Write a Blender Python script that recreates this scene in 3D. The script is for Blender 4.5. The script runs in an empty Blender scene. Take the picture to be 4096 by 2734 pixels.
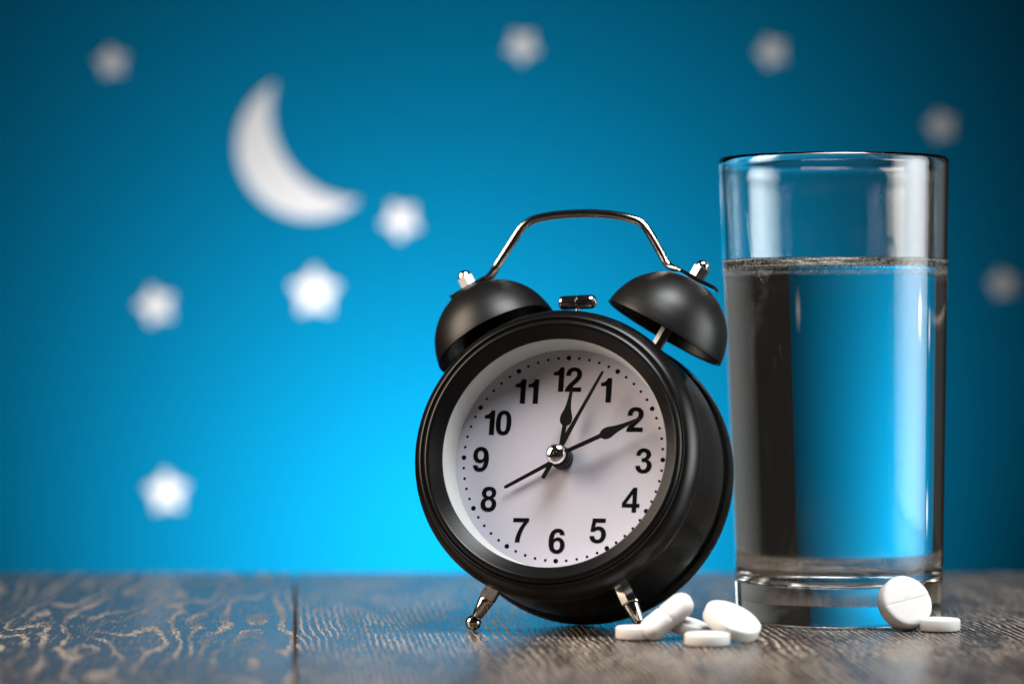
import bpy, bmesh, math, random
from mathutils import Vector, Matrix

random.seed(7)
sc = bpy.context.scene
COL = sc.collection
R = math.radians
CM = 0.01

# ------------------------------------------------------------------ camera
F_PX, PX_W, PX_H = 12150.0, 4096.0, 2734.0       # measured on the photograph
CAM_H = 0.087                                    # lens height above the table top
cam_d = bpy.data.cameras.new("camera")
cam_d.sensor_width = 36.0
cam_d.lens = 36.0 * F_PX / PX_W
cam_d.clip_start = 0.01
cam_d.clip_end = 50.0
cam_d.dof.use_dof = True
cam_d.dof.focus_distance = 0.916
cam_d.dof.aperture_fstop = 5.3
cam_d.dof.aperture_blades = 9
cam_d.dof.aperture_rotation = R(12)
cam = bpy.data.objects.new("camera", cam_d)
COL.objects.link(cam)
cam.location = (0, 0, CAM_H)
cam.rotation_euler = (R(90), 0, 0)
sc.camera = cam

# ------------------------------------------------------------------ world, lamps, exposure
world = bpy.data.worlds.new("World")
sc.world = world
world.use_nodes = True
wbg = world.node_tree.nodes["Background"]
wbg.inputs[0].default_value = (0.050, 0.043, 0.038, 1)   # dim studio room
wbg.inputs[1].default_value = 0.28
sc.view_settings.view_transform = 'Standard'
sc.view_settings.look = 'None'
sc.view_settings.exposure = 0.0
sc.view_settings.gamma = 1.0
cy = sc.cycles
cy.max_bounces = 14
cy.transmission_bounces = 12
cy.glossy_bounces = 6
cy.diffuse_bounces = 3
cy.transparent_max_bounces = 12
cy.caustics_reflective = True
cy.caustics_refractive = True
cy.blur_glossy = 0.6
cy.sample_clamp_indirect = 12.0
cy.use_denoising = True


def area(name, loc, target, sx, sy, power, color, spread=180):
    d = bpy.data.lights.new(name, 'AREA')
    d.shape = 'RECTANGLE'
    d.size, d.size_y = sx, sy
    d.energy = power
    d.color = color
    d.spread = R(spread)
    o = bpy.data.objects.new(name, d)
    COL.objects.link(o)
    o.location = loc
    o.rotation_euler = (Vector(target) - Vector(loc)).to_track_quat('-Z', 'Y').to_euler()
    return o


SUBJ = (0.02, 0.91, 0.05)
area("softbox_top", (0.13, 0.71, 0.72), SUBJ, 0.40, 0.31, 1.25, (0.97, 0.99, 1.0), 64)
area("softbox_right", (0.78, 0.80, 0.18), SUBJ, 0.60, 0.70, 1.4, (0.95, 0.98, 1.0), 60)
area("softbox_left", (-0.66, 0.81, 0.42), SUBJ, 0.40, 0.60, 1.4, (1.0, 0.82, 0.66), 60)
area("added_grey_fill", (0.84, 1.71, 0.15), (-0.06, 1.31, 0.12), 0.80, 0.60, 0.055, (0.94, 1.0, 0.97), 72)  # added dim lamp giving the water's left side a soft grey gradient
area("backdrop_lamp", (-0.03, 1.22, -0.13), (-0.03, 1.55, 0.01), 0.06, 0.06, 0.82, (1.0, 1.0, 1.0), 83)


# ------------------------------------------------------------------ helpers
def new_mat(name):
    m = bpy.data.materials.new(name)
    m.use_nodes = True
    nt = m.node_tree
    return m, nt, nt.nodes["Principled BSDF"]


def simple(name, color, rough=0.5, metal=0.0, spec=0.5, bump=None, rough_var=0.0):
    m, nt, b = new_mat(name)
    b.inputs["Base Color"].default_value = (*color, 1)
    b.inputs["Roughness"].default_value = rough
    b.inputs["Metallic"].default_value = metal
    b.inputs["Specular IOR Level"].default_value = spec
    tc = nt.nodes.new("ShaderNodeTexCoord")
    if bump:
        scale, strength, dist = bump
        n = nt.nodes.new("ShaderNodeTexNoise")
        n.inputs["Scale"].default_value = scale
        n.inputs["Detail"].default_value = 4
        nt.links.new(tc.outputs["Object"], n.inputs["Vector"])
        bp = nt.nodes.new("ShaderNodeBump")
        bp.inputs["Strength"].default_value = strength
        bp.inputs["Distance"].default_value = dist
        nt.links.new(n.outputs["Fac"], bp.inputs["Height"])
        nt.links.new(bp.outputs["Normal"], b.inputs["Normal"])
    if rough_var:
        n = nt.nodes.new("ShaderNodeTexNoise")
        n.inputs["Scale"].default_value = 260
        n.inputs["Detail"].default_value = 6
        nt.links.new(tc.outputs["Object"], n.inputs["Vector"])
        mr = nt.nodes.new("ShaderNodeMapRange")
        mr.inputs["To Min"].default_value = max(0.0, rough - rough_var)
        mr.inputs["To Max"].default_value = rough + rough_var
        nt.links.new(n.outputs["Fac"], mr.inputs["Value"])
        nt.links.new(mr.outputs["Result"], b.inputs["Roughness"])
    return m


def glass_mat(name, ior, color=(1, 1, 1)):
    m = bpy.data.materials.new(name)
    m.use_nodes = True
    nt = m.node_tree
    nt.nodes.clear()
    out = nt.nodes.new("ShaderNodeOutputMaterial")
    g = nt.nodes.new("ShaderNodeBsdfGlass")
    g.inputs["Color"].default_value = (*color, 1)
    g.inputs["Roughness"].default_value = 0.0
    g.inputs["IOR"].default_value = ior
    nt.links.new(g.outputs[0], out.inputs["Surface"])
    return m


def finish(bm, angle=32):
    bmesh.ops.remove_doubles(bm, verts=bm.verts, dist=1e-7)
    bmesh.ops.recalc_face_normals(bm, faces=bm.faces)
    lim = R(angle)
    for f in bm.faces:
        f.smooth = True
    for e in bm.edges:
        if len(e.link_faces) == 2 and e.calc_face_angle(0) > lim:
            e.smooth = False


def link_mesh(name, bm, mats, parent=None, loc=None, fin=True, angle=32):
    if fin:
        finish(bm, angle)
    me = bpy.data.meshes.new(name)
    bm.to_mesh(me)
    bm.free()
    for m in (mats if isinstance(mats, (list, tuple)) else [mats]):
        me.materials.append(m)
    o = bpy.data.objects.new(name, me)
    COL.objects.link(o)
    if parent:
        o.parent = parent
    if loc is not None:
        o.location = loc
    return o


def tag(o, label=None, cat=None, group=None, kind=None):
    if label: o["label"] = label
    if cat: o["category"] = cat
    if group: o["group"] = group
    if kind: o["kind"] = kind
    return o


def lathe(profile, segs=96, bm=None, closed=False, mat=None):
    """profile of (r, z) turned about local Z; r = 0 ends become a single vertex."""
    bm = bm or bmesh.new()
    rings = []
    for r, z in profile:
        if r < 1e-9:
            rings.append([bm.verts.new((0, 0, z))])
        else:
            rings.append([bm.verts.new((r * math.cos(2 * math.pi * k / segs), r * math.sin(2 * math.pi * k / segs), z))
                          for k in range(segs)])
    pairs = list(zip(rings[:-1], rings[1:]))
    if closed:
        pairs.append((rings[-1], rings[0]))
    for a, b in pairs:
        for k in range(segs):
            j = (k + 1) % segs
            if len(a) == 1 and len(b) == 1:
                continue
            if len(a) == 1:
                bm.faces.new((a[0], b[k], b[j]))
            elif len(b) == 1:
                bm.faces.new((a[k], a[j], b[0]))
            else:
                bm.faces.new((a[k], a[j], b[j], b[k]))
    return bm


def smooth_profile(pts, n=4):
    """Catmull-Rom through (r, z) points."""
    out = []
    P = [Vector(p) for p in pts]
    for i in range(len(P) - 1):
        p0 = P[max(i - 1, 0)]; p1 = P[i]; p2 = P[i + 1]; p3 = P[min(i + 2, len(P) - 1)]
        for k in range(n):
            t = k / n
            q = 0.5 * ((2 * p1) + (p2 - p0) * t + (2 * p0 - 5 * p1 + 4 * p2 - p3) * t * t + (3 * p1 - p0 - 3 * p2 + p3) * t ** 3)
            out.append(q)
    out.append(P[-1])
    return out


def cm(pts):
    return [(a * CM, b * CM) for a, b in pts]


def xform(bm, M):
    bmesh.ops.transform(bm, matrix=M, verts=bm.verts)
    return bm


def axis_matrix(origin, zdir, xhint):
    z = Vector(zdir).normalized()
    x = Vector(xhint) - z * z.dot(Vector(xhint))
    x.normalize()
    y = z.cross(x)
    M = Matrix((x, y, z)).transposed().to_4x4()
    M.translation = Vector(origin)
    return M


def sweep(path, sections, bm=None, segs=16, binormal=Vector((0, 0, 1))):
    """path: points; sections: (half_width along binormal, half_thickness) per point; rounded cross section."""
    bm = bm or bmesh.new()
    rings = []
    n = len(path)
    for i in range(n):
        t = (path[min(i + 1, n - 1)] - path[max(i - 1, 0)]).normalized()
        side = binormal - t * t.dot(binormal)
        side.normalize()
        up = side.cross(t).normalized()
        a, b, ex = sections[i]
        ring = []
        for k in range(segs):
            th = 2 * math.pi * k / segs
            c, s = math.cos(th), math.sin(th)
            ring.append(bm.verts.new(path[i] + side * a * math.copysign(abs(c) ** ex, c) + up * b * math.copysign(abs(s) ** ex, s)))
        rings.append(ring)
    for a, b in zip(rings[:-1], rings[1:]):
        for k in range(segs):
            j = (k + 1) % segs
            bm.faces.new((a[k], a[j], b[j], b[k]))
    bm.faces.new(list(reversed(rings[0])))
    bm.faces.new(rings[-1])
    return bm


def prism(outline, z0, z1, bev=0.0):
    """flat plate from an outline with a small bevelled top edge (z1 side)."""
    bm = bmesh.new()
    n = len(outline)
    lo = [bm.verts.new((x, y, z0)) for x, y in outline]
    hi = [bm.verts.new((x, y, z1)) for x, y in outline]
    for k in range(n):
        j = (k + 1) % n
        bm.faces.new((lo[k], lo[j], hi[j], hi[k]))
    f = bm.faces.new(hi)
    bm.faces.new(list(reversed(lo)))
    if bev:
        bmesh.ops.bevel(bm, geom=list(f.edges), offset=bev, segments=1, affect='EDGES')
    return bm


def ground(px, py):
    """point of the table top seen at a photograph pixel (used for measured placements)"""
    y = CAM_H * F_PX / (py - PX_H / 2)
    return Vector(((px - PX_W / 2) / F_PX * y, y, 0))


def at_depth(px, py, y):
    return Vector(((px - PX_W / 2) / F_PX * y, y, CAM_H - (py - PX_H / 2) / F_PX * y))


# ------------------------------------------------------------------ materials
M_black = simple("matte_black_enamel", (0.0028, 0.0028, 0.003), 0.29, spec=0.27, bump=(2600, 0.07, 0.00004), rough_var=0.02)
M_bell = simple("matte_black_bell_enamel", (0.0028, 0.0028, 0.003), 0.40, spec=0.36, bump=(2600, 0.10, 0.00004), rough_var=0.02)
M_case = simple("satin_black_case", (0.0028, 0.0028, 0.003), 0.29, spec=0.27, bump=(2200, 0.05, 0.00004), rough_var=0.02)
M_chrome = simple("polished_nickel", (0.62, 0.59, 0.55), 0.10, metal=1.0, bump=(900, 0.05, 0.00003), rough_var=0.05)
M_nut = simple("brushed_nickel", (0.27, 0.265, 0.26), 0.30, metal=1.0, bump=(1600, 0.12, 0.00003), rough_var=0.06)
M_cap = simple("silver_cap", (0.86, 0.86, 0.85), 0.06, metal=1.0)
M_dial = simple("dial_paper", (0.53, 0.52, 0.60), 0.75, spec=0.2, bump=(1800, 0.03, 0.00003))
M_ring = simple("white_plastic_ring", (0.66, 0.68, 0.67), 0.45, spec=0.4)
M_ink = simple("black_ink", (0.003, 0.003, 0.0035), 0.6, spec=0.05)
M_hand = simple("black_hand_enamel", (0.004, 0.004, 0.004), 0.35, spec=0.25)
M_pill = simple("chalky_white_tablet", (0.68, 0.665, 0.645), 0.62, spec=0.25, bump=(1500, 0.14, 0.00006))
M_paper = simple("white_paper", (0.93, 0.93, 0.94), 0.9, spec=0.1)
M_glass = glass_mat("clear_glass", 1.5, (0.985, 0.995, 0.99))
M_wtop = glass_mat("water_surface", 1.333)
M_wside = glass_mat("water_against_glass", 1.333 / 1.5)
M_bub = glass_mat("air_bubble", 1 / 1.333)

m = bpy.data.materials.new("waterline_light_white")  # white standing in for light refracted at the waterline
m.use_nodes = True
nt = m.node_tree
nt.nodes.clear()
out = nt.nodes.new("ShaderNodeOutputMaterial")
mix = nt.nodes.new("ShaderNodeMixShader"); mix.inputs[0].default_value = 0.6
tr = nt.nodes.new("ShaderNodeBsdfDiffuse"); tr.inputs[0].default_value = (0.90, 0.93, 0.91, 1)
df = nt.nodes.new("ShaderNodeBsdfTranslucent"); df.inputs[0].default_value = (0.90, 0.93, 0.91, 1)
nt.links.new(tr.outputs[0], mix.inputs[1])
nt.links.new(df.outputs[0], mix.inputs[2])
nt.links.new(mix.outputs[0], out.inputs["Surface"])
M_waterline_light = m

# clock cover: thin clear sheet
m = bpy.data.materials.new("clear_cover")
m.use_nodes = True
nt = m.node_tree
nt.nodes.clear()
out = nt.nodes.new("ShaderNodeOutputMaterial")
mix = nt.nodes.new("ShaderNodeMixShader")
fr = nt.nodes.new("ShaderNodeFresnel"); fr.inputs["IOR"].default_value = 1.45
tr = nt.nodes.new("ShaderNodeBsdfTransparent"); tr.inputs[0].default_value = (0.98, 0.98, 0.98, 1)
gl = nt.nodes.new("ShaderNodeBsdfGlossy"); gl.inputs["Roughness"].default_value = 0.03
geo = nt.nodes.new("ShaderNodeNewGeometry")       # a thin sheet: same reflectance from both sides
mi = nt.nodes.new("ShaderNodeMapRange")
mi.inputs["To Min"].default_value = 1.45
mi.inputs["To Max"].default_value = 1 / 1.45
nt.links.new(geo.outputs["Backfacing"], mi.inputs["Value"])
nt.links.new(mi.outputs["Result"], fr.inputs["IOR"])
nt.links.new(fr.outputs[0], mix.inputs[0])
nt.links.new(tr.outputs[0], mix.inputs[1])
nt.links.new(gl.outputs[0], mix.inputs[2])
nt.links.new(mix.outputs[0], out.inputs["Surface"])
M_cover = m

# backdrop: blue paper
m, nt, b = new_mat("blue_paper")
b.inputs["Base Color"].default_value = (0.0012, 0.219, 0.425, 1)
b.inputs["Roughness"].default_value = 0.85
b.inputs["Specular IOR Level"].default_value = 0.02
tc = nt.nodes.new("ShaderNodeTexCoord")
n = nt.nodes.new("ShaderNodeTexNoise"); n.inputs["Scale"].default_value = 900
nt.links.new(tc.outputs["Object"], n.inputs["Vector"])
bp = nt.nodes.new("ShaderNodeBump"); bp.inputs["Strength"].default_value = 0.1; bp.inputs["Distance"].default_value = 0.0001
nt.links.new(n.outputs["Fac"], bp.inputs["Height"]); nt.links.new(bp.outputs["Normal"], b.inputs["Normal"])
M_blue = m


def wood(name, seed, spread, fine, amp, wig, grain_col):
    """dark stained oak with open grain; X across the boards, Y along them (object space)"""
    m, nt, b = new_mat(name)
    N, L = nt.nodes, nt.links
    tc = N.new("ShaderNodeTexCoord")
    rot = N.new("ShaderNodeMapping"); rot.vector_type = 'POINT'
    rot.inputs["Rotation"].default_value = (0, 0, R(-4.1))
    rot.inputs["Location"].default_value = (seed, seed * 1.7, 0)
    L.new(tc.outputs["Object"], rot.inputs["Vector"])

    def noise(sx, sy, detail=2, rough=0.5, src=None):
        mp = N.new("ShaderNodeMapping")
        mp.inputs["Scale"].default_value = (sx, sy, 1)
        L.new((src or rot).outputs["Vector"], mp.inputs["Vector"])
        n = N.new("ShaderNodeTexNoise")
        n.noise_dimensions = '2D'
        n.inputs["Scale"].default_value = 1.0
        n.inputs["Detail"].default_value = detail
        n.inputs["Roughness"].default_value = rough
        L.new(mp.outputs["Vector"], n.inputs["Vector"])
        return n.outputs["Fac"]

    def math_(op, a, bb=None, c=None):
        n = N.new("ShaderNodeMath"); n.operation = op
        for i, v in enumerate((a, bb, c)):
            if v is None: continue
            if isinstance(v, (int, float)): n.inputs[i].default_value = v
            else: L.new(v, n.inputs[i])
        return n.outputs[0]

    def ramp(v, lo, hi):
        n = N.new("ShaderNodeMapRange"); n.interpolation_type = 'SMOOTHSTEP'
        n.inputs["From Min"].default_value = lo; n.inputs["From Max"].default_value = hi
        L.new(v, n.inputs["Value"])
        return n.outputs["Result"]

    sep = N.new("ShaderNodeSeparateXYZ")
    L.new(rot.outputs["Vector"], sep.inputs[0])
    # growth-ring field: contour lines of a slowly varying height field
    f = math_('MULTIPLY', sep.outputs["X"], fine)
    f = math_('ADD', f, math_('MULTIPLY', noise(spread, spread * 0.16, 2, 0.5), amp))
    f = math_('ADD', f, math_('MULTIPLY', noise(95, 26, 3, 0.6), wig))
    tri = math_('ABSOLUTE', math_('SUBTRACT', math_('FRACT', f), 0.5))       # 0..0.5
    width = math_('MULTIPLY_ADD', noise(40, 8, 2), 0.30, 0.015)
    line = math_('SUBTRACT', width, tri)
    line = ramp(line, -0.05, 0.08)
    # pores: short streaks along the board that break the lines up
    pores = noise(1500, 150, 3, 0.65)
    brk = ramp(pores, 0.43, 0.54)
    coarse = ramp(noise(60, 14, 2), 0.34, 0.55)
    grain = math_('MULTIPLY', math_('MULTIPLY', line, math_('MULTIPLY_ADD', brk, 0.92, 0.08)), math_('MULTIPLY_ADD', coarse, 0.8, 0.2))
    fleck = math_('MULTIPLY', ramp(noise(900, 60, 2, 0.6), 0.60, 0.68), 0.35)
    grain = math_('MAXIMUM', grain, fleck)
    base = N.new("ShaderNodeMix"); base.data_type = 'RGBA'
    base.inputs["A"].default_value = (0.030, 0.022, 0.018, 1)
    base.inputs["B"].default_value = (0.078, 0.060, 0.049, 1)
    L.new(noise(130, 9, 4, 0.6), base.inputs["Factor"])
    colr = N.new("ShaderNodeMix"); colr.data_type = 'RGBA'
    L.new(base.outputs["Result"], colr.inputs["A"])
    colr.inputs["B"].default_value = (*grain_col, 1)
    L.new(grain, colr.inputs["Factor"])
    L.new(colr.outputs["Result"], b.inputs["Base Color"])
    rr = N.new("ShaderNodeMapRange")
    rr.inputs["To Min"].default_value = 0.24; rr.inputs["To Max"].default_value = 0.70
    L.new(grain, rr.inputs["Value"])
    L.new(rr.outputs["Result"], b.inputs["Roughness"])
    sp = N.new("ShaderNodeMapRange")
    sp.inputs["To Min"].default_value = 0.5; sp.inputs["To Max"].default_value = 0.12
    L.new(grain, sp.inputs["Value"])
    L.new(sp.outputs["Result"], b.inputs["Specular IOR Level"])
    h = math_('MULTIPLY_ADD', grain, 1.0, math_('MULTIPLY', noise(700, 60, 3, 0.6), 0.35))
    bp = N.new("ShaderNodeBump")
    bp.inputs["Strength"].default_value = 0.5
    bp.inputs["Distance"].default_value = 0.00022
    L.new(h, bp.inputs["Height"])
    L.new(bp.outputs["Normal"], b.inputs["Normal"])
    return m


# ------------------------------------------------------------------ backdrop
BACK_Y = 1.55
bm = bmesh.new()
nx, nz = 24, 16
grid = [[bm.verts.new((-0.270 + 0.543 * i / nx, 0, -0.22 + 0.60 * j / nz)) for i in range(nx + 1)] for j in range(nz + 1)]
for j in range(nz):
    for i in range(nx):
        bm.faces.new((grid[j][i], grid[j][i + 1], grid[j + 1][i + 1], grid[j + 1][i]))
bmesh.ops.solidify(bm, geom=bm.faces[:], thickness=0.0006)
tag(link_mesh("backdrop", bm, M_blue, loc=(0, BACK_Y + 0.001, 0)), "blue paper backdrop glowing brighter low behind the clock", None, None, "structure")


def flat_cutout(name, outline, center, label, cat, group=None, rot=0.0):
    bm = prism(outline, 0, 0.0005, 0.0)
    # plate lies in local XY; stand it up facing the camera
    xform(bm, Matrix.Rotation(R(90), 4, 'X') @ Matrix.Rotation(rot, 4, 'Z'))
    o = link_mesh(name, bm, M_paper, loc=center)
    return tag(o, label, cat, group)


PXB = BACK_Y / F_PX
STARS = [   # px, py, tip radius px, rotation, label
    (447, 250, 66, 8, "white paper star at the upper left, left of the moon's top horn"),
    (2089, 184, 70, 34, "white paper star near the top edge, above the clock handle"),
    (3087, 208, 66, 20, "greyish paper star near the top, above the left rim of the glass"),
    (3763, 503, 64, 14, "greyish paper star just above the right rim of the glass"),
    (1604, 880, 82, 30, "white paper star right beside the lower horn of the moon"),
    (625, 1222, 82, 16, "white paper star left of the largest star, below the moon"),
    (1259, 1168, 104, 0, "largest white paper star, below the moon and left of the clock bells"),
    (667, 1968, 88, 4, "lowest white paper star, low on the left above the table"),
    (4010, 1135, 62, 10, "greyish paper star at the right edge, beside the glass"),
]
for px, py, rad, rot, lab in STARS:
    out_ = []
    for k in range(10):
        rr = rad * PXB * (1.0 if k % 2 == 0 else 0.63)
        a = R(90 + 36 * k)
        out_.append((rr * math.cos(a), rr * math.sin(a)))
    c = at_depth(px, py, BACK_Y - 0.0004)
    flat_cutout("paper_star", out_, c, lab, "paper star", "white paper stars on the blue backdrop", R(rot))

# crescent moon: outer arc and inner arc through the horns
c0 = Vector((1240, 584)); r0 = 290
h1, h2 = Vector((1099, 331)), Vector((1434, 802))
mid = Vector((1152, 656))


def circum(a, b_, c):
    d = 2 * (a.x * (b_.y - c.y) + b_.x * (c.y - a.y) + c.x * (a.y - b_.y))
    ux = (a.length_squared * (b_.y - c.y) + b_.length_squared * (c.y - a.y) + c.length_squared * (a.y - b_.y)) / d
    uy = (a.length_squared * (c.x - b_.x) + b_.length_squared * (a.x - c.x) + c.length_squared * (b_.x - a.x)) / d
    return Vector((ux, uy))


c1 = circum(h1, mid, h2); r1 = (h1 - c1).length
pts = []
a1 = math.atan2(h1.y - c0.y, h1.x - c0.x); a2 = math.atan2(h2.y - c0.y, h2.x - c0.x)
a1m = a1 - 2 * math.pi if a1 > a2 else a1
# go from h1 (upper horn) round the left side to h2: decreasing angle in image coordinates
aa = a1; bb_ = a2 - 2 * math.pi if a2 > a1 else a2
for k in range(41):
    t = aa + (bb_ - aa) * k / 40
    pts.append(c0 + r0 * Vector((math.cos(t), math.sin(t))))
i1 = math.atan2(h2.y - c1.y, h2.x - c1.x); i2 = math.atan2(h1.y - c1.y, h1.x - c1.x)
im = math.atan2(mid.y - c1.y, mid.x - c1.x)


def unwrap(a, ref):
    while a - ref > math.pi: a -= 2 * math.pi
    while a - ref < -math.pi: a += 2 * math.pi
    return a


i1 = unwrap(i1, im); i2 = unwrap(i2, im)
for k in range(1, 40):
    t = i1 + (i2 - i1) * k / 40
    pts.append(c1 + r1 * Vector((math.cos(t), math.sin(t))))
mc = Vector((1200, 600))
outline = [((p.x - mc.x) * PXB, -(p.y - mc.y) * PXB) for p in pts]
area2 = sum(outline[k][0] * outline[(k + 1) % len(outline)][1] - outline[(k + 1) % len(outline)][0] * outline[k][1] for k in range(len(outline)))
if area2 < 0: outline.reverse()
flat_cutout("paper_moon", outline, at_depth(mc.x, mc.y, BACK_Y - 0.0004), "white paper crescent moon on the blue backdrop", "paper moon")

# ------------------------------------------------------------------ table
table = bpy.data.objects.new("table", None)
COL.objects.link(table)
table.location = (0, 0.9, 0)
tag(table, "dark brown wooden tabletop of wide open-grained planks", "table")
SK = -0.0715                                     # the seams run slightly to the left going away
Y0, Y1 = 0.52 - 0.9, 1.147 - 0.9
seam = ground(1180, 2734)
sx0 = seam.x - SK * (seam.y - 0.9)               # x of the visible seam at table-local y = 0
edges = [sx0 - 0.30, sx0, sx0 + 0.31, sx0 + 0.56]
WOODS = [wood("stained_oak_wide_grain", 3.1, 24, 120, 9.5, 1.2, (0.335, 0.28, 0.23)), wood("stained_oak_fine_grain", 11.47, 15, 480, 10, 1.5, (0.42, 0.35, 0.285)),
         wood("stained_oak_side_board", 7.3, 14, 200, 12, 1.2, (0.33, 0.27, 0.215))]
GAP = 0.0004
for k in range(3):
    xa, xb = edges[k] + GAP, edges[k + 1] - GAP
    bm = bmesh.new()
    T = 0.028
    vs = {}
    for zi, z in enumerate((-T, 0.0)):
        for yi, y in enumerate((Y0, Y1)):
            for xi, x in enumerate((xa, xb)):
                vs[(xi, yi, zi)] = bm.verts.new((x + SK * y, y, z))
    for q in ([(0,0,1),(1,0,1),(1,1,1),(0,1,1)], [(0,0,0),(0,1,0),(1,1,0),(1,0,0)], [(0,0,0),(1,0,0),(1,0,1),(0,0,1)],
              [(1,0,0),(1,1,0),(1,1,1),(1,0,1)], [(1,1,0),(0,1,0),(0,1,1),(1,1,1)], [(0,1,0),(0,0,0),(0,0,1),(0,1,1)]):
        bm.faces.new([vs[i] for i in q])
    top_edges = [e for e in bm.edges if all(abs(v.co.z) < 1e-9 for v in e.verts)]
    bmesh.ops.bevel(bm, geom=top_edges, offset=0.0006, segments=3, profile=0.5, affect='EDGES')
    link_mesh("plank", bm, WOODS[k], table, angle=60)

bm = bmesh.new()
bmesh.ops.create_cube(bm, size=1.0, matrix=Matrix.Translation((0.08, (Y0 + Y1) / 2 - 0.001, -0.0155)) @ Matrix.Diagonal((0.80, Y1 - Y0 - 0.006, 0.0245, 1)))
link_mesh("joint_tongue", bm, simple("dark_joint", (0.14, 0.09, 0.065), 0.8, spec=0.2), table)

# ------------------------------------------------------------------ alarm clock
YAW, TILT = R(17.0), R(13.4)
ca, sa, ct, st = math.cos(YAW), math.sin(YAW), math.cos(TILT), math.sin(TILT)
U = Vector((ca, -sa, 0)); V = Vector((sa * st, ca * st, ct)); NN = Vector((-sa * ct, -ca * ct, st))
ROT = Matrix((U, V, NN)).transposed()
REAR_Z, REAR_R = -3.20, 4.57
CZ = (REAR_R * ct + -REAR_Z * st) * CM           # dial centre height so that the rear rim rests on the table
CY = 0.915
CX = (2249.5 - PX_W / 2) / F_PX * CY
DC = Vector((CX, CY, CZ))
clock = bpy.data.objects.new("alarm_clock", None)
COL.objects.link(clock)
clock.location = (CX, CY, 0)
clock.rotation_euler = ROT.to_euler()
tag(clock, "black twin bell alarm clock with white dial, leaning back beside the glass", "alarm clock")
OFF = ROT.transposed() @ Vector((0, 0, CZ))      # dial centre in the clock's own frame


def cpart(name, bm, mat, parent=None, angle=32):
    return link_mesh(name, bm, mat, parent or clock, loc=(OFF if parent is None else (0, 0, 0)), angle=angle)


def px2loc(px, py, zl):
    """clock-frame point (metres from dial centre) seen at a photograph pixel on the plane z = zl"""
    o = Vector((0, 0, CAM_H))
    d = Vector(((px - PX_W / 2) / F_PX, 1, -(py - PX_H / 2) / F_PX))
    p0 = DC + NN * zl
    t = (p0 - o).dot(NN) / d.dot(NN)
    q = o + d * t - DC
    return Vector((q.dot(U), q.dot(V), q.dot(NN)))


# case
prof = smooth_profile([(4.10, 0.30), (4.13, 0.10), (4.19, -0.3), (4.30, -0.9), (4.39, -1.5), (4.43, -2.1), (4.42, -2.5), (4.39, -2.66)], 5)
prof = [tuple(p) for p in prof] + [(4.375, -2.69), (4.375, -2.73), (4.49, -2.75), (4.515, -2.79)]
prof += [(4.57, -3.10), (4.57, -3.20), (4.50, -3.25), (4.25, -3.25), (4.18, -3.1), (3.2, -3.05), (0, -3.05)]
prof = [(0, -0.2), (3.55, -0.2), (3.55, 0.30)] + prof
cpart("case", lathe(cm(prof), 160), M_case)
# bezel
prof = [(3.55, 0.32), (3.47, 1.00), (3.475, 1.06)]
prof += [(3.78, 1.325)]
prof += [tuple(p) for p in smooth_profile([(3.79, 1.335), (3.83, 1.36), (3.90, 1.36), (3.97, 1.31), (4.01, 1.245)], 4)]
prof += [(4.025, 1.235)]
prof += [tuple(p) for p in smooth_profile([(4.04, 1.25), (4.09, 1.265), (4.17, 1.22), (4.28, 1.10), (4.37, 0.93), (4.425, 0.72), (4.43, 0.52), (4.39, 0.36), (4.30, 0.27), (4.14, 0.22)], 4)]
prof += [(3.7, 0.2)]
cpart("bezel", lathe(cm(prof), 160, closed=True), M_black, angle=40)
# white spacer ring between cover and dial
prof = [(3.36, -0.02), (3.36, 0.02), (3.455, 0.98), (3.56, 0.98), (3.56, -0.02)]
# dial
dial = cpart("dial", lathe(cm([(0, 0), (3.5, 0), (3.5, -0.12), (0, -0.12)]), 128), M_dial)
cpart("spacer_ring", lathe(cm([(3.365, 0.004), (3.452, 0.96), (3.465, 0.98), (3.49, 0.98), (3.49, 0.004)]), 128, closed=True), M_ring)
# clear cover
cpart("cover_glass", lathe(cm([(0, 1.09), (1.5, 1.075), (2.6, 1.04), (3.46, 0.985)]), 96), M_cover)

# dots
RD = 3.114 * CM


def disc_mesh(name, r):
    bm = lathe([(0, 0.00008), (r * 0.9, 0.00008), (r, 0.00003), (r, -0.00005)], 16)
    finish(bm)
    me = bpy.data.meshes.new(name)
    bm.to_mesh(me); bm.free()
    me.materials.append(M_ink)
    return me


me_s, me_b = disc_mesh("minute_dot", 0.042 * CM), disc_mesh("hour_dot", 0.074 * CM)
for k in range(60):
    big = k % 5 == 0
    o = bpy.data.objects.new("hour_dot" if big else "minute_dot", me_b if big else me_s)
    COL.objects.link(o)
    o.parent = dial
    a = R(6 * k)
    o.location = (RD * math.sin(a), RD * math.cos(a), 0)

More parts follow.
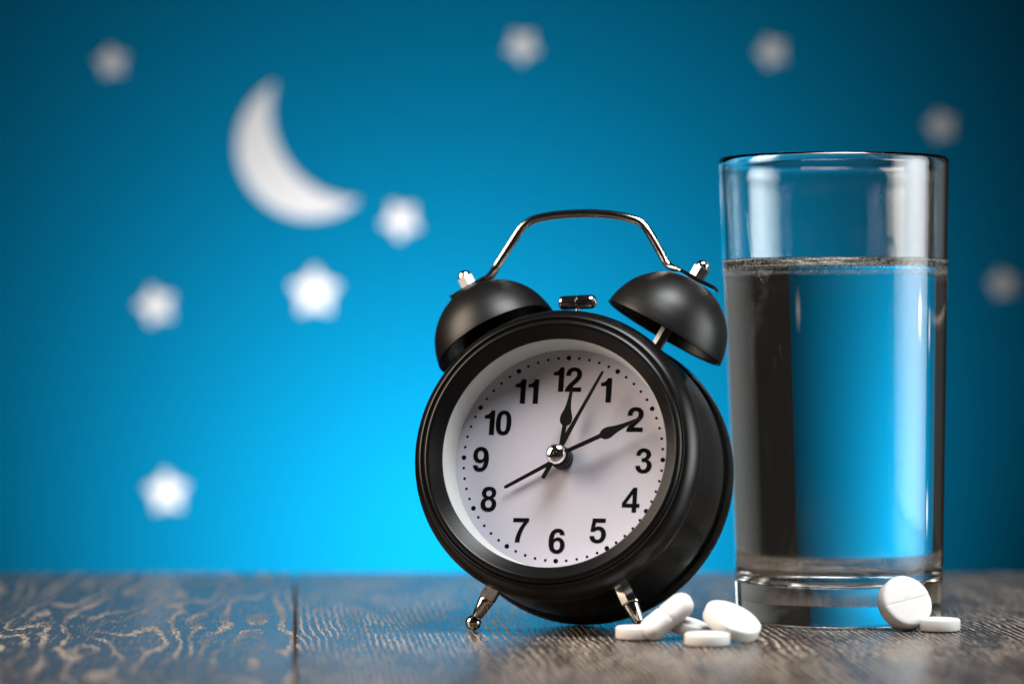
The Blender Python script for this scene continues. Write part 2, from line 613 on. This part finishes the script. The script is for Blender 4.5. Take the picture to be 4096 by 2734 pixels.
# numerals (bold grotesque outlines: M/L/H/V/Q commands, 2048 units per em)
GLYPH = {
 '0': "M562 1472Q774 1472 893.5 1321Q1036 1141 1036 724Q1036 308 892 126Q773 -24 560 -24Q346 -24 215 140.5Q84 305 84 727Q84 1141 228 1323Q347 1472 562 1472ZM562 1239Q511 1239 471 1206.5Q431 1174 409 1090Q380 981 380 723Q380 465 406 368.5Q432 272 471.5 240Q511 208 562 208Q613 208 653 240.5Q693 273 715 357Q744 465 744 723Q744 981 718 1077.5Q692 1174 652.5 1206.5Q613 1239 562 1239Z",
 '1': "M807 0L495 0L495 985L170 985L170 1185Q330 1190 425 1260Q520 1330 570 1472L807 1472Z",
 '2': "M1037 261L1037 0L52 0Q68 148 148 280.5Q228 413 464 632Q654 809 697 872Q755 959 755 1044Q755 1138 704.5 1188.5Q654 1239 565 1239Q477 1239 425 1186Q373 1133 365 960L85 960Q90 1240 242 1371Q374 1472 572 1472Q789 1472 913 1355Q1037 1238 1037 1064Q1037 965 1001.5 875.5Q966 786 889 688Q838 623 705 501Q572 379 536.5 339Q501 299 479 261Z",
 '3': "M77 420L349 440Q362 320 419 265Q476 210 557 210Q644 210 703.5 276Q763 342 763 454Q763 560 706 622Q649 665 438 660L438 878Q583 875 643 925Q703 994 703 1081Q703 1155 659 1199Q615 1243 542 1243Q470 1243 419 1193Q368 1143 357 1030L98 1030Q115 1224 179.5 1303.5Q234 1383 331.5 1428.5Q429 1474 550 1474Q757 1474 882 1342Q985 1234 985 1098Q985 905 774 790Q900 763 975.5 669Q1051 575 1051 442Q1051 249 910 113Q769 -23 559 -23Q360 -23 229 91.5Q98 206 77 420Z",
 '4': "M637 0L637 295L37 295L37 541L673 1472L909 1472L909 520L1091 520L1091 295L909 295L909 0ZM655 520L655 1090L270 520Z",
 '5': "M91 397L371 416Q383 311 442 255.5Q501 200 578 200Q666 200 727 271.5Q788 343 788 487Q788 622 727.5 689.5Q667 757 570 757Q449 757 380 660L125 660L239 1446L1012 1446L1012 1203L442 1203L398 924Q512 981 630 981Q817 981 947 845Q1077 709 1077 492Q1077 311 972 169Q829 -25 575 -25Q372 -25 244 84Q116 193 91 397Z",
 '6': "M1042 1087L770 1087Q760 1161 718 1201Q676 1241 609 1241Q520 1241 458.5 1161Q397 1081 381 828Q486 952 642 952Q818 952 943.5 818Q1069 684 1069 472Q1069 247 937 111Q805 -25 598 -25Q376 -25 233 147.5Q90 320 90 713Q90 1116 239 1294Q388 1472 626 1472Q793 1472 902.5 1378.5Q1012 1285 1042 1087ZM405 495Q405 358 468 283.5Q531 209 612 209Q690 209 742 270Q794 331 794 470Q794 613 738 679.5Q682 746 598 746Q517 746 461 682.5Q405 619 405 495Z",
 '7': "M87 1205L87 1446L1048 1446L1048 1242Q929 1125 806 906Q683 687 618.5 440.5Q554 194 555 0L264 0Q271 304 399.5 620Q528 936 746 1205Z",
 '8': "M329 790Q220 836 170.5 916.5Q121 997 121 1093Q121 1257 235.5 1364Q350 1471 561 1471Q770 1471 885.5 1364Q1001 1257 1001 1093Q1001 991 948 911.5Q895 832 799 790Q921 741 984.5 647Q1048 553 1048 430Q1048 227 918.5 100Q789 -27 574 -27Q374 -27 241 78Q79 206 79 429Q79 552 140 655Q201 758 329 790ZM387 1073Q387 989 434.5 942Q482 895 561 895Q641 895 689 942.5Q737 990 737 1074Q737 1153 689.5 1200.5Q642 1248 564 1248Q483 1248 435 1200Q387 1152 387 1073ZM361 455Q361 339 420.5 274Q480 209 569 209Q656 209 713 271.5Q770 334 770 452Q770 555 712 617.5Q654 680 565 680Q462 680 411.5 609Q361 538 361 455Z",
}


def glyph_loops(ch):
    import re
    if ch == '9':
        return [[(1159 - x, 1447 - y) for x, y in lp] for lp in glyph_loops('6')]
    loops, cur = [], None
    for cmd, args in re.findall(r"([MLQZ])([^MLQZ]*)", GLYPH[ch]):
        v = [float(s) for s in args.split()]
        if cmd == 'M':
            cur = [(v[0], v[1])]
        elif cmd == 'L':
            cur.append((v[0], v[1]))
        elif cmd == 'Q':
            p0 = cur[-1]
            for k in range(1, 6):
                t = k / 5
                cur.append(tuple((1 - t) ** 2 * p0[i] + 2 * t * (1 - t) * v[i] + t * t * v[2 + i] for i in (0, 1)))
        elif cmd == 'Z':
            if (Vector(cur[0]) - Vector(cur[-1])).length < 1: cur.pop()
            loops.append(cur)
    return loops


def numeral(text, px, py):
    sc_ = 0.755 * CM / 1472
    cu = bpy.data.curves.new("tmp_glyph", 'CURVE')
    cu.dimensions = '2D'; cu.fill_mode = 'BOTH'; cu.extrude = 0.00005
    x = 0.0; all_loops = []
    for ch in text:
        lps = glyph_loops(ch)
        lo = min(p[0] for lp in lps for p in lp); hi = max(p[0] for lp in lps for p in lp)
        all_loops += [[(p[0] - lo + x, p[1]) for p in lp] for lp in lps]
        x += hi - lo + (80 if ch == '1' and text == '10' else 150 if text == '11' else 105)
    xs = [p[0] for lp in all_loops for p in lp]; ys = [p[1] for lp in all_loops for p in lp]
    mx, my = (min(xs) + max(xs)) / 2, (min(ys) + max(ys)) / 2
    for lp in all_loops:
        s = cu.splines.new('POLY'); s.points.add(len(lp) - 1); s.use_cyclic_u = True
        for i, p in enumerate(lp):
            s.points[i].co = ((p[0] - mx) * sc_, (p[1] - my) * sc_, 0, 1)
    to = bpy.data.objects.new("tmp_glyph", cu); COL.objects.link(to)
    dg = bpy.context.evaluated_depsgraph_get()
    me = bpy.data.meshes.new_from_object(to.evaluated_get(dg))
    bpy.data.objects.remove(to); bpy.data.curves.remove(cu)
    me.name = "numeral"; me.materials.clear(); me.materials.append(M_ink)
    o = bpy.data.objects.new("numeral", me); COL.objects.link(o)
    o.parent = dial
    q = px2loc(px, py, 0)
    o.location = (q.x, q.y, 0.00006)
    o["label"] = "black printed numeral " + text
    return o


for t, px, py in (("12", 2270, 1517), ("1", 2424, 1560), ("2", 2540, 1676.5), ("3", 2575, 1842), ("4", 2524, 1998.5), ("5", 2392, 2122),
                  ("6", 2227, 2163), ("7", 2082, 2119), ("8", 1955, 1995), ("9", 1924, 1835.5), ("10", 1991.5, 1690), ("11", 2107.5, 1565)):
    numeral(t, px, py)


# hands
def hand(name, angle, half, z0, z1):
    """half: (along, half width) list from tail to tip in cm; drawn pointing to +Y then turned clockwise"""
    ol = [(-w, a) for a, w in half] + [(w, a) for a, w in reversed(half)]
    ol = [(x * CM, y * CM) for x, y in ol]
    s2 = sum(ol[k][0] * ol[(k + 1) % len(ol)][1] - ol[(k + 1) % len(ol)][0] * ol[k][1] for k in range(len(ol)))
    if s2 < 0: ol.reverse()
    bm = prism(ol, z0 * CM, z1 * CM, 0.00010)
    xform(bm, Matrix.Rotation(-R(angle), 4, 'Z'))
    return cpart(name, bm, M_hand, angle=20)


hand("alarm_hand", 241.0, [(-0.1, 0.06), (0.3, 0.06), (1.88, 0.052), (1.93, 0.04), (1.955, 0.018)], 0.18, 0.215)
hand("hour_hand", 7.2, [(-0.1, 0.06), (0.4, 0.06), (0.93, 0.058), (0.96, 0.075), (0.985, 0.13), (1.05, 0.172), (1.14, 0.192), (1.22, 0.187),
     (1.32, 0.152), (1.45, 0.104), (1.60, 0.072), (1.80, 0.052), (2.03, 0.046), (2.07, 0.034), (2.085, 0.014)], 0.37, 0.405)
hand("minute_hand", 65.2, [(-0.1, 0.06), (0.5, 0.062), (1.42, 0.060), (1.45, 0.078), (1.475, 0.125), (1.54, 0.16), (1.62, 0.178), (1.70, 0.172),
     (1.82, 0.142), (1.98, 0.10), (2.18, 0.072), (2.45, 0.050), (2.70, 0.042), (2.74, 0.030), (2.755, 0.012)], 0.53, 0.565)
hand("second_hand", 26.8, [(-0.83, 0.055), (-0.82, 0.062), (0.0, 0.085), (0.5, 0.078), (1.4, 0.055), (2.80, 0.042), (2.845, 0.030), (2.86, 0.012)], 0.68, 0.705)
hub = cpart("hub", lathe(cm([(0, 0.0), (0.345, 0.0), (0.345, 0.19), (0.325, 0.20), (0.325, 0.21), (0.34, 0.22), (0.34, 0.36), (0.30, 0.375), (0.30, 0.39),
     (0.325, 0.40), (0.325, 0.52), (0.28, 0.535), (0.28, 0.55), (0.29, 0.565), (0.29, 0.67), (0, 0.67)]), 48), M_hand)
cap = cpart("cap", lathe(cm([(0, 0.69), (0.30, 0.69), (0.312, 0.705), (0.312, 0.76), (0.300, 0.80), (0.265, 0.845), (0.205, 0.885), (0.13, 0.912), (0.06, 0.925), (0, 0.928)]), 64), M_cap, hub, angle=60)

# bells, posts, nuts, handle, hammer all lie on the plane z = ZB
ZB = -1.25 * CM
BELL_H = 1.86
# (position angle, radius of the rim centre, angle of the bell's own axis)
BELLS = [(-34.6, 4.82, -30.5), (32.0, 4.93, 27.5)]
bell_prof = smooth_profile([(1.975, 0.0), (1.955, 0.16), (1.885, 0.46), (1.745, 0.82), (1.52, 1.16), (1.19, 1.48), (0.80, 1.71), (0.37, 1.825), (0.0, BELL_H)], 5)
bell_prof = [tuple(p) for p in bell_prof]
bell_prof[-1] = (0.0, BELL_H)
inner = [(0.0, BELL_H - 0.1)] + [(max(r - 0.09, 0.0), max(z - 0.09, 0.03)) for r, z in reversed(bell_prof[3:-3])] + [(1.90, 0.0), (1.945, -0.02)]
APEX = []
for deg, rho, axd in BELLS:
    pos = Vector((math.sin(R(deg)), math.cos(R(deg)), 0)) * rho * CM + Vector((0, 0, ZB))
    d = Vector((math.sin(R(axd)), math.cos(R(axd)), 0))
    APEX.append((pos + d * (BELL_H + 0.065) * CM, d))
    bm = lathe(cm(bell_prof + inner), 112)
    cpart("bell", xform(bm, axis_matrix(pos, d, (0, 0, 1))), M_bell, angle=50)
    # hexagonal post from the case into the bell
    bm = lathe(cm([(0, 0), (0.185, 0), (0.185, 1), (0, 1)]), 6)
    low = rho - 4.15
    bmesh.ops.scale(bm, vec=(1, 1, low + BELL_H - 0.05), verts=bm.verts)
    cpart("bell_post", xform(bm, axis_matrix(pos - d * low * CM, d, (0, 0, 1))), M_nut, angle=20)
    # domed nut: hexagonal lower half with a rounded cap
    Mn = axis_matrix(pos + d * (BELL_H + 0.115) * CM, d, (math.cos(R(22)) * d.y, -math.cos(R(22)) * d.x, math.sin(R(22))))
    bm = bmesh.new()
    lathe(cm([(0, 0), (0.265, 0), (0.265, 0.33), (0.24, 0.37), (0, 0.37)]), 6, bm)
    nut = cpart("domed_nut", xform(bm, Mn), M_nut, angle=20)
    bm = lathe(cm([(0, 0.31), (0.222, 0.31), (0.225, 0.38), (0.212, 0.45), (0.178, 0.51), (0.125, 0.555), (0.06, 0.577), (0, 0.582)]), 40)
    cpart("nut_dome", xform(bm, Mn), M_chrome, nut, angle=60)

# handle: round wire, flattened into straps under the nuts
(aL, dL), (aR, dR) = APEX
pL, pR = Vector((dL.y, -dL.x, 0)), Vector((dR.y, -dR.x, 0))
ctrl, flat = [], []
for q in (-0.66, -0.45, -0.15, 0.20, 0.50, 0.70):
    ctrl.append(aL + pL * q * CM); flat.append(1 if q < 0.6 else 0.75)
for x, y, fl in ((1986, 1066, .1), (2012, 1025, 0), (2050, 966, 0), (2080, 920, 0), (2104, 896, 0), (2140, 877, 0), (2200, 864, 0), (2280, 856, 0), (2370, 854, 0),
                 (2460, 861, 0), (2530, 876, 0), (2562, 890, 0), (2584, 912, 0), (2612, 956, 0), (2645, 1014, 0), (2674, 1062, .1)):
    ctrl.append(px2loc(x, y, ZB)); flat.append(fl)
for q in (-0.62, -0.45, -0.15, 0.20, 0.50, 0.74):
    ctrl.append(aR + pR * q * CM); flat.append(1 if q > -0.6 else 0.75)
path, secs = [], []
for i in range(len(ctrl) - 1):
    p0 = ctrl[max(i - 1, 0)]; p1 = ctrl[i]; p2 = ctrl[i + 1]; p3 = ctrl[min(i + 2, len(ctrl) - 1)]
    for k in range(4):
        t = k / 4
        path.append(0.5 * ((2 * p1) + (p2 - p0) * t + (2 * p0 - 5 * p1 + 4 * p2 - p3) * t * t + (3 * p1 - p0 - 3 * p2 + p3) * t ** 3))
        fl = flat[i] * (1 - t) + flat[i + 1] * t
        secs.append(((0.134 + 0.15 * fl) * CM, (0.134 - 0.075 * fl) * CM, 1.0 - 0.55 * fl))
path.append(ctrl[-1]); secs.append((0.285 * CM, 0.055 * CM, 0.45))
cpart("handle", sweep(path, secs, segs=20), M_chrome, angle=45)

# hammer: small two-ended barrel on a thin stem
hc = px2loc(2311, 1209, ZB)
tilt_h = R(2.5)
hd = Vector((math.cos(tilt_h), math.sin(tilt_h), 0))
bm = lathe(cm([(0, -0.60), (0.10, -0.595), (0.17, -0.57), (0.212, -0.52), (0.222, -0.46), (0.222, -0.03), (0.205, -0.012), (0.205, 0.012), (0.222, 0.03), (0.222, 0.40),
               (0.212, 0.47), (0.18, 0.535), (0.13, 0.58), (0.06, 0.598), (0, 0.60)]), 40)
ham = cpart("hammer", xform(bm, axis_matrix(hc, hd, (0, 0, 1))), M_chrome, angle=40)
bm = lathe(cm([(0, 0), (0.05, 0), (0.05, 0.95), (0, 0.95)]), 16)
cpart("hammer_stem", xform(bm, axis_matrix(hc + Vector((0.0, -0.95 * CM, 0)), (0, 1, 0), (1, 0, 0))), M_chrome, ham)

# legs: hexagonal collar, tapering shank and ball foot
LZ, LA = -0.53 * CM, R(27.8)
BALL = 0.24
for s in (-1, 1):
    d = Vector((s * math.sin(LA), -math.cos(LA), 0))
    # radius along the leg at which the ball just touches the table
    rb = (CZ + LZ * st - BALL * CM) / (math.cos(LA) * ct) / CM
    Ml = axis_matrix(Vector((0, 0, LZ)), d, (0, 0, 1))
    k = rb - 5.53
    leg = cpart("leg", xform(lathe(cm([(0, 4.72 + k), (0.19, 4.72 + k), (0.235, 4.75 + k), (0.24, 4.79 + k), (0.235, 4.83 + k), (0.145, 5.36 + k), (0.12, 5.40 + k), (0, 5.42 + k)]), 48), Ml), M_chrome)
    cpart("hex_collar", xform(lathe(cm([(0, 4.05), (0.262, 4.05), (0.262, 4.70 + k), (0.235, 4.74 + k), (0, 4.74 + k)]), 6), Ml), M_chrome, leg, angle=20)
    ball = [(BALL * math.sin(math.pi * q / 24), rb - BALL * math.cos(math.pi * q / 24)) for q in range(25)]
    ball[0] = (0, rb - BALL); ball[-1] = (0, rb + BALL)
    cpart("ball_foot", xform(lathe(cm(ball), 40), Ml), M_chrome, leg, angle=60)

# ------------------------------------------------------------------ glass of water
GC = Vector(((3357 - PX_W / 2) / F_PX * 0.951, 0.951, 0))
GH = 14.45
LEAN = -25.0 / F_PX * 0.951 / (14.0 * CM)         # the tumbler is very slightly crooked


def r_out(z): return 3.20 + (3.60 - 3.20) * z / 14.2
def r_in(z): return r_out(z) - 0.21


ZW = 11.28
SEG = 160
outer = [(0, 0.13), (2.3, 0.12), (2.62, 0.05), (2.72, 0.0), (2.95, 0.0), (3.08, 0.03), (3.165, 0.10), (3.20, 0.22)]
outer += [(r_out(z), z) for z in (0.5, 1.5, 3, 5, 7, 9, 11, 12.5, 13.6)]
outer += [(3.60, 14.10), (3.605, 14.24), (3.595, 14.34), (3.565, 14.41), (3.52, 14.445), (3.47, 14.44), (3.425, 14.40), (3.395, 14.32), (3.385, 14.2), (3.385, 14.0)]
outer += [(r_in(z), z) for z in (13.4, 12.4, ZW)]
inner_lo = [(r_in(z), z) for z in (ZW, 11.0, 10, 8, 6, 4, 2.4, 1.9)] + [(2.93, 1.62), (2.82, 1.42), (2.62, 1.28), (2.3, 1.2), (1.5, 1.14), (0, 1.12)]
ZL = 10.98                                        # level of the flat water; it climbs the wall as a meniscus up to ZW
men = []
for q in (0, 0.015, 0.03, 0.05, 0.08, 0.12, 0.17, 0.23, 0.30, 0.40, 0.55, 0.75, 1.0, 1.4):
    e = math.exp(-q / 0.22) - math.exp(-1.4 / 0.22)
    men.append((r_in(ZW) - q, ZL + (ZW - ZL) * e / (1 - math.exp(-1.4 / 0.22))))
men += [(1.0, ZL), (0, ZL)]


def shear(bm):
    for v in bm.verts:
        v.co.x += LEAN * v.co.z
    return bm


bm = shear(lathe(cm(outer), SEG))
for f in bm.faces: f.smooth = True
bmesh.ops.remove_doubles(bm, verts=bm.verts, dist=1e-7)
bmesh.ops.recalc_face_normals(bm, faces=bm.faces)
# make sure the wall faces outwards
if sum(f.normal.dot(Vector((f.calc_center_median().x, f.calc_center_median().y, 0))) for f in bm.faces if 0.02 < f.calc_center_median().z < 0.10) < 0:
    bmesh.ops.reverse_faces(bm, faces=bm.faces)
tumbler = link_mesh("drinking_glass", bm, M_glass, loc=GC, fin=False)
tag(tumbler, "tall clear drinking glass mostly full of water, standing right of the clock", "drinking glass")

bm = shear(lathe(cm(list(reversed(men)) + inner_lo[1:]), SEG))
bmesh.ops.remove_doubles(bm, verts=bm.verts, dist=1e-7)
bmesh.ops.recalc_face_normals(bm, faces=bm.faces)
nmen = 0
for f in bm.faces:
    f.smooth = True
    c = f.calc_center_median()
    f.material_index = 0 if (c.z > ZL * CM - 1e-5 and math.hypot(c.x - LEAN * c.z, c.y) < (r_in(ZW) - 0.005) * CM) else 1
for e in bm.edges:
    if len(e.link_faces) == 2 and e.link_faces[0].material_index != e.link_faces[1].material_index:
        e.smooth = False
water = link_mesh("water", bm, [M_wtop, M_wside], loc=GC, fin=False)
tag(water, "clear still water filling the drinking glass", "water")

# tiny bubbles clinging under the water line
bm = bmesh.new()


def bubble(a, z, rad, gap):
    rr = (r_in(z) - gap) * CM - rad
    Mb = Matrix.Translation((rr * math.cos(a) + LEAN * z * CM, rr * math.sin(a), z * CM))
    bmesh.ops.create_icosphere(bm, subdivisions=2 if rad > 0.00013 else 1, radius=rad, matrix=Mb)


for k in range(420):
    front = k < 270
    z = min(random.gauss(10.82, 0.035) if front else random.gauss(10.93, 0.02), 10.95)
    bubble(R(random.uniform(200, 340) if front else random.uniform(20, 160)), z, random.choice((0.010, 0.012, 0.015, 0.019, 0.026)) * CM, 0.03)
bub = link_mesh("bubbles", bm, M_bub, water, angle=80)
bub["kind"] = "stuff"
# added white specks imitating the bright light band along the meniscus, joined
tb = bmesh.new()
bmesh.ops.create_icosphere(tb, subdivisions=1, radius=1.0)
tv = [v.co.copy() for v in tb.verts]
tf = [[v.index for v in f.verts] for f in tb.faces]
tb.free()
fv, ff = [], []
for k in range(6500):
    z = ZL - 0.05 + 0.31 * random.random() ** 1.1
    a = R(random.uniform(0, 360))
    rad = random.uniform(0.005, 0.010) * CM
    rr = (r_in(z) - random.uniform(0.003, 0.012)) * CM - rad
    c = Vector((rr * math.cos(a) + LEAN * z * CM, rr * math.sin(a), z * CM))
    n0 = len(fv)
    fv += [c + v * rad for v in tv]
    ff += [[n0 + q for q in f] for f in tf]
me = bpy.data.meshes.new("waterline_light_specks")
me.from_pydata(fv, [], ff)
me.polygons.foreach_set("use_smooth", [True] * len(ff))
me.materials.append(M_waterline_light)
wl_specks = bpy.data.objects.new("waterline_light_specks", me)
COL.objects.link(wl_specks)
wl_specks.parent = water
wl_specks["kind"] = "stuff"


# ------------------------------------------------------------------ tablets
def tablet_bm(r, h, score=False, dome=0.0, bev=0.05):
    hz = h / 2
    def face(sign):
        pts = []
        for t in (0, 0.3, 0.55, 0.75, 0.88):
            pts.append((t * (r - bev), sign * (hz + dome * (1 - t * t))))
        pts += [(r - bev, sign * hz), (r - bev * 0.3, sign * (hz - bev * 0.45)), (r, sign * (hz - bev))]
        return pts
    prof = face(-1) + list(reversed(face(1)))
    bm = lathe(cm(prof), 72)
    finish(bm, 40)
    if score:
        w = 0.06 * CM
        for off in (-w, 0.0, w):
            bmesh.ops.bisect_plane(bm, geom=bm.verts[:] + bm.edges[:] + bm.faces[:], plane_co=(0, off, 0), plane_no=(0, 1, 0), dist=1e-7)
        for v in bm.verts:
            if abs(v.co.y) < 1e-6 and v.co.z > (hz - bev * 1.2) * CM:
                v.co.z -= 0.026 * CM
    return bm


def pill(name, bm, mat, center, zdir, xhint, label, cat, group="white tablets lying on the table"):
    # lift so the lowest point just touches the table, unless told where
    Mx = axis_matrix((0, 0, 0), zdir, xhint)
    finish(bm, 40)
    low = min((Mx @ v.co).z for v in bm.verts)
    o = link_mesh(name, bm, mat, fin=False)
    Mx.translation = Vector((center[0], center[1], (center[2] if len(center) > 2 else 0) - low))
    o.matrix_world = Mx
    return tag(o, label, cat, group)


def gp(px, py, r):
    """centre over the table of a round thing of radius r whose front foot is seen at px, py"""
    y = CAM_H * F_PX / (py - PX_H / 2) + r * CM
    return ((px - PX_W / 2) / F_PX * y, y)


pill("tablet", tablet_bm(0.655, 0.36, dome=0.03), M_pill, gp(2551, 2564, 0.655), (0, 0, 1), (1, 0, 0), "small flat tablet half hidden under the leaning oblong caplet", "tablet")
pill("tablet", tablet_bm(0.655, 0.34, dome=0.03), M_pill, gp(2829, 2590, 0.655), (0.0, -0.01, 1), (1, 0, 0), "small flat tablet nearest the camera, before the tilted scored tablet", "tablet")
pill("tablet", tablet_bm(0.63, 0.36, dome=0.03), M_pill, gp(3757, 2531, 0.63), (0, 0, 1), (1, 0, 0), "small flat tablet alone in front of the glass at the right", "tablet")
pill("tablet", tablet_bm(0.655, 0.36, dome=0.03), M_pill, (0.0518, 0.892), (0.25, -0.12, 0.96), (1, 0, 0), "small tablet mostly hidden between the caplet and the tilted scored tablet", "tablet")
pill("tablet", tablet_bm(0.86, 0.38, score=True, dome=0.05), M_pill, (0.0640, 0.8845), (0.36, -0.36, 0.86), (0.2, 1, 0.3), "large scored tablet tilted over the small ones, left of the glass", "tablet")
FN = Vector((0.34, -0.82, 0.46)).normalized()
pill("tablet", tablet_bm(0.82, 0.52, score=True, dome=0.02, bev=0.07), M_pill, (0.1185, 0.9172), FN, Vector((0.93, 0, 0.37)), "large scored tablet standing on edge against the glass", "tablet")

# caplet
def caplet_bm(L, W, H):
    bm = bmesh.new()
    def outline(s_w, z, n=14):
        pts = []
        a = (L - W) / 2; r = W / 2 * s_w
        ext = W / 2 * (1 - s_w)
        for k in range(n + 1):
            t = -math.pi / 2 + math.pi * k / n
            pts.append((a + r * math.cos(t), r * math.sin(t), z))
        for k in range(1, 6):
            pts.append((a - 2 * a * k / 6, r, z))
        for k in range(n + 1):
            t = math.pi / 2 + math.pi * k / n
            pts.append((-a + r * math.cos(t), r * math.sin(t), z))
        for k in range(1, 6):
            pts.append((-a + 2 * a * k / 6, -r, z))
        return pts
    layers = [(0.30, -0.50), (0.62, -0.47), (0.85, -0.38), (0.96, -0.26), (1.0, -0.18), (1.0, 0.18), (0.96, 0.26), (0.85, 0.38), (0.62, 0.47), (0.30, 0.50)]
    rings = []
    for s_w, zz in layers:
        rings.append([bm.verts.new((x * CM, y * CM, zz * H * CM)) for x, y, z in outline(s_w, 0)])
    n = len(rings[0])
    for a, b2 in zip(rings[:-1], rings[1:]):
        for k in range(n):
            j = (k + 1) % n
            bm.faces.new((a[k], a[j], b2[j], b2[k]))
    bm.faces.new(list(reversed(rings[0]))); bm.faces.new(rings[-1])
    finish(bm, 40)
    w = 0.04 * CM
    for off in (-w, 0.0, w):
        bmesh.ops.bisect_plane(bm, geom=bm.verts[:] + bm.edges[:] + bm.faces[:], plane_co=(off, 0, 0), plane_no=(1, 0, 0), dist=1e-7)
    for v in bm.verts:
        if abs(v.co.x) < 1e-6 and v.co.z > 0.20 * H * CM:
            v.co.z -= 0.05 * CM
    return bm


CD = Vector((0.78, 0.22, 0.60)).normalized()
CNRM = Vector((-0.45, -0.62, 0.66))
CNRM = (CNRM - CD * CD.dot(CNRM)).normalized()
pill("caplet", caplet_bm(1.80, 0.74, 0.56), M_pill, (0.0452, 0.8865), CNRM, CD, "oblong scored caplet leaning up to the right on the other tablets", "caplet", "white tablets lying on the table")
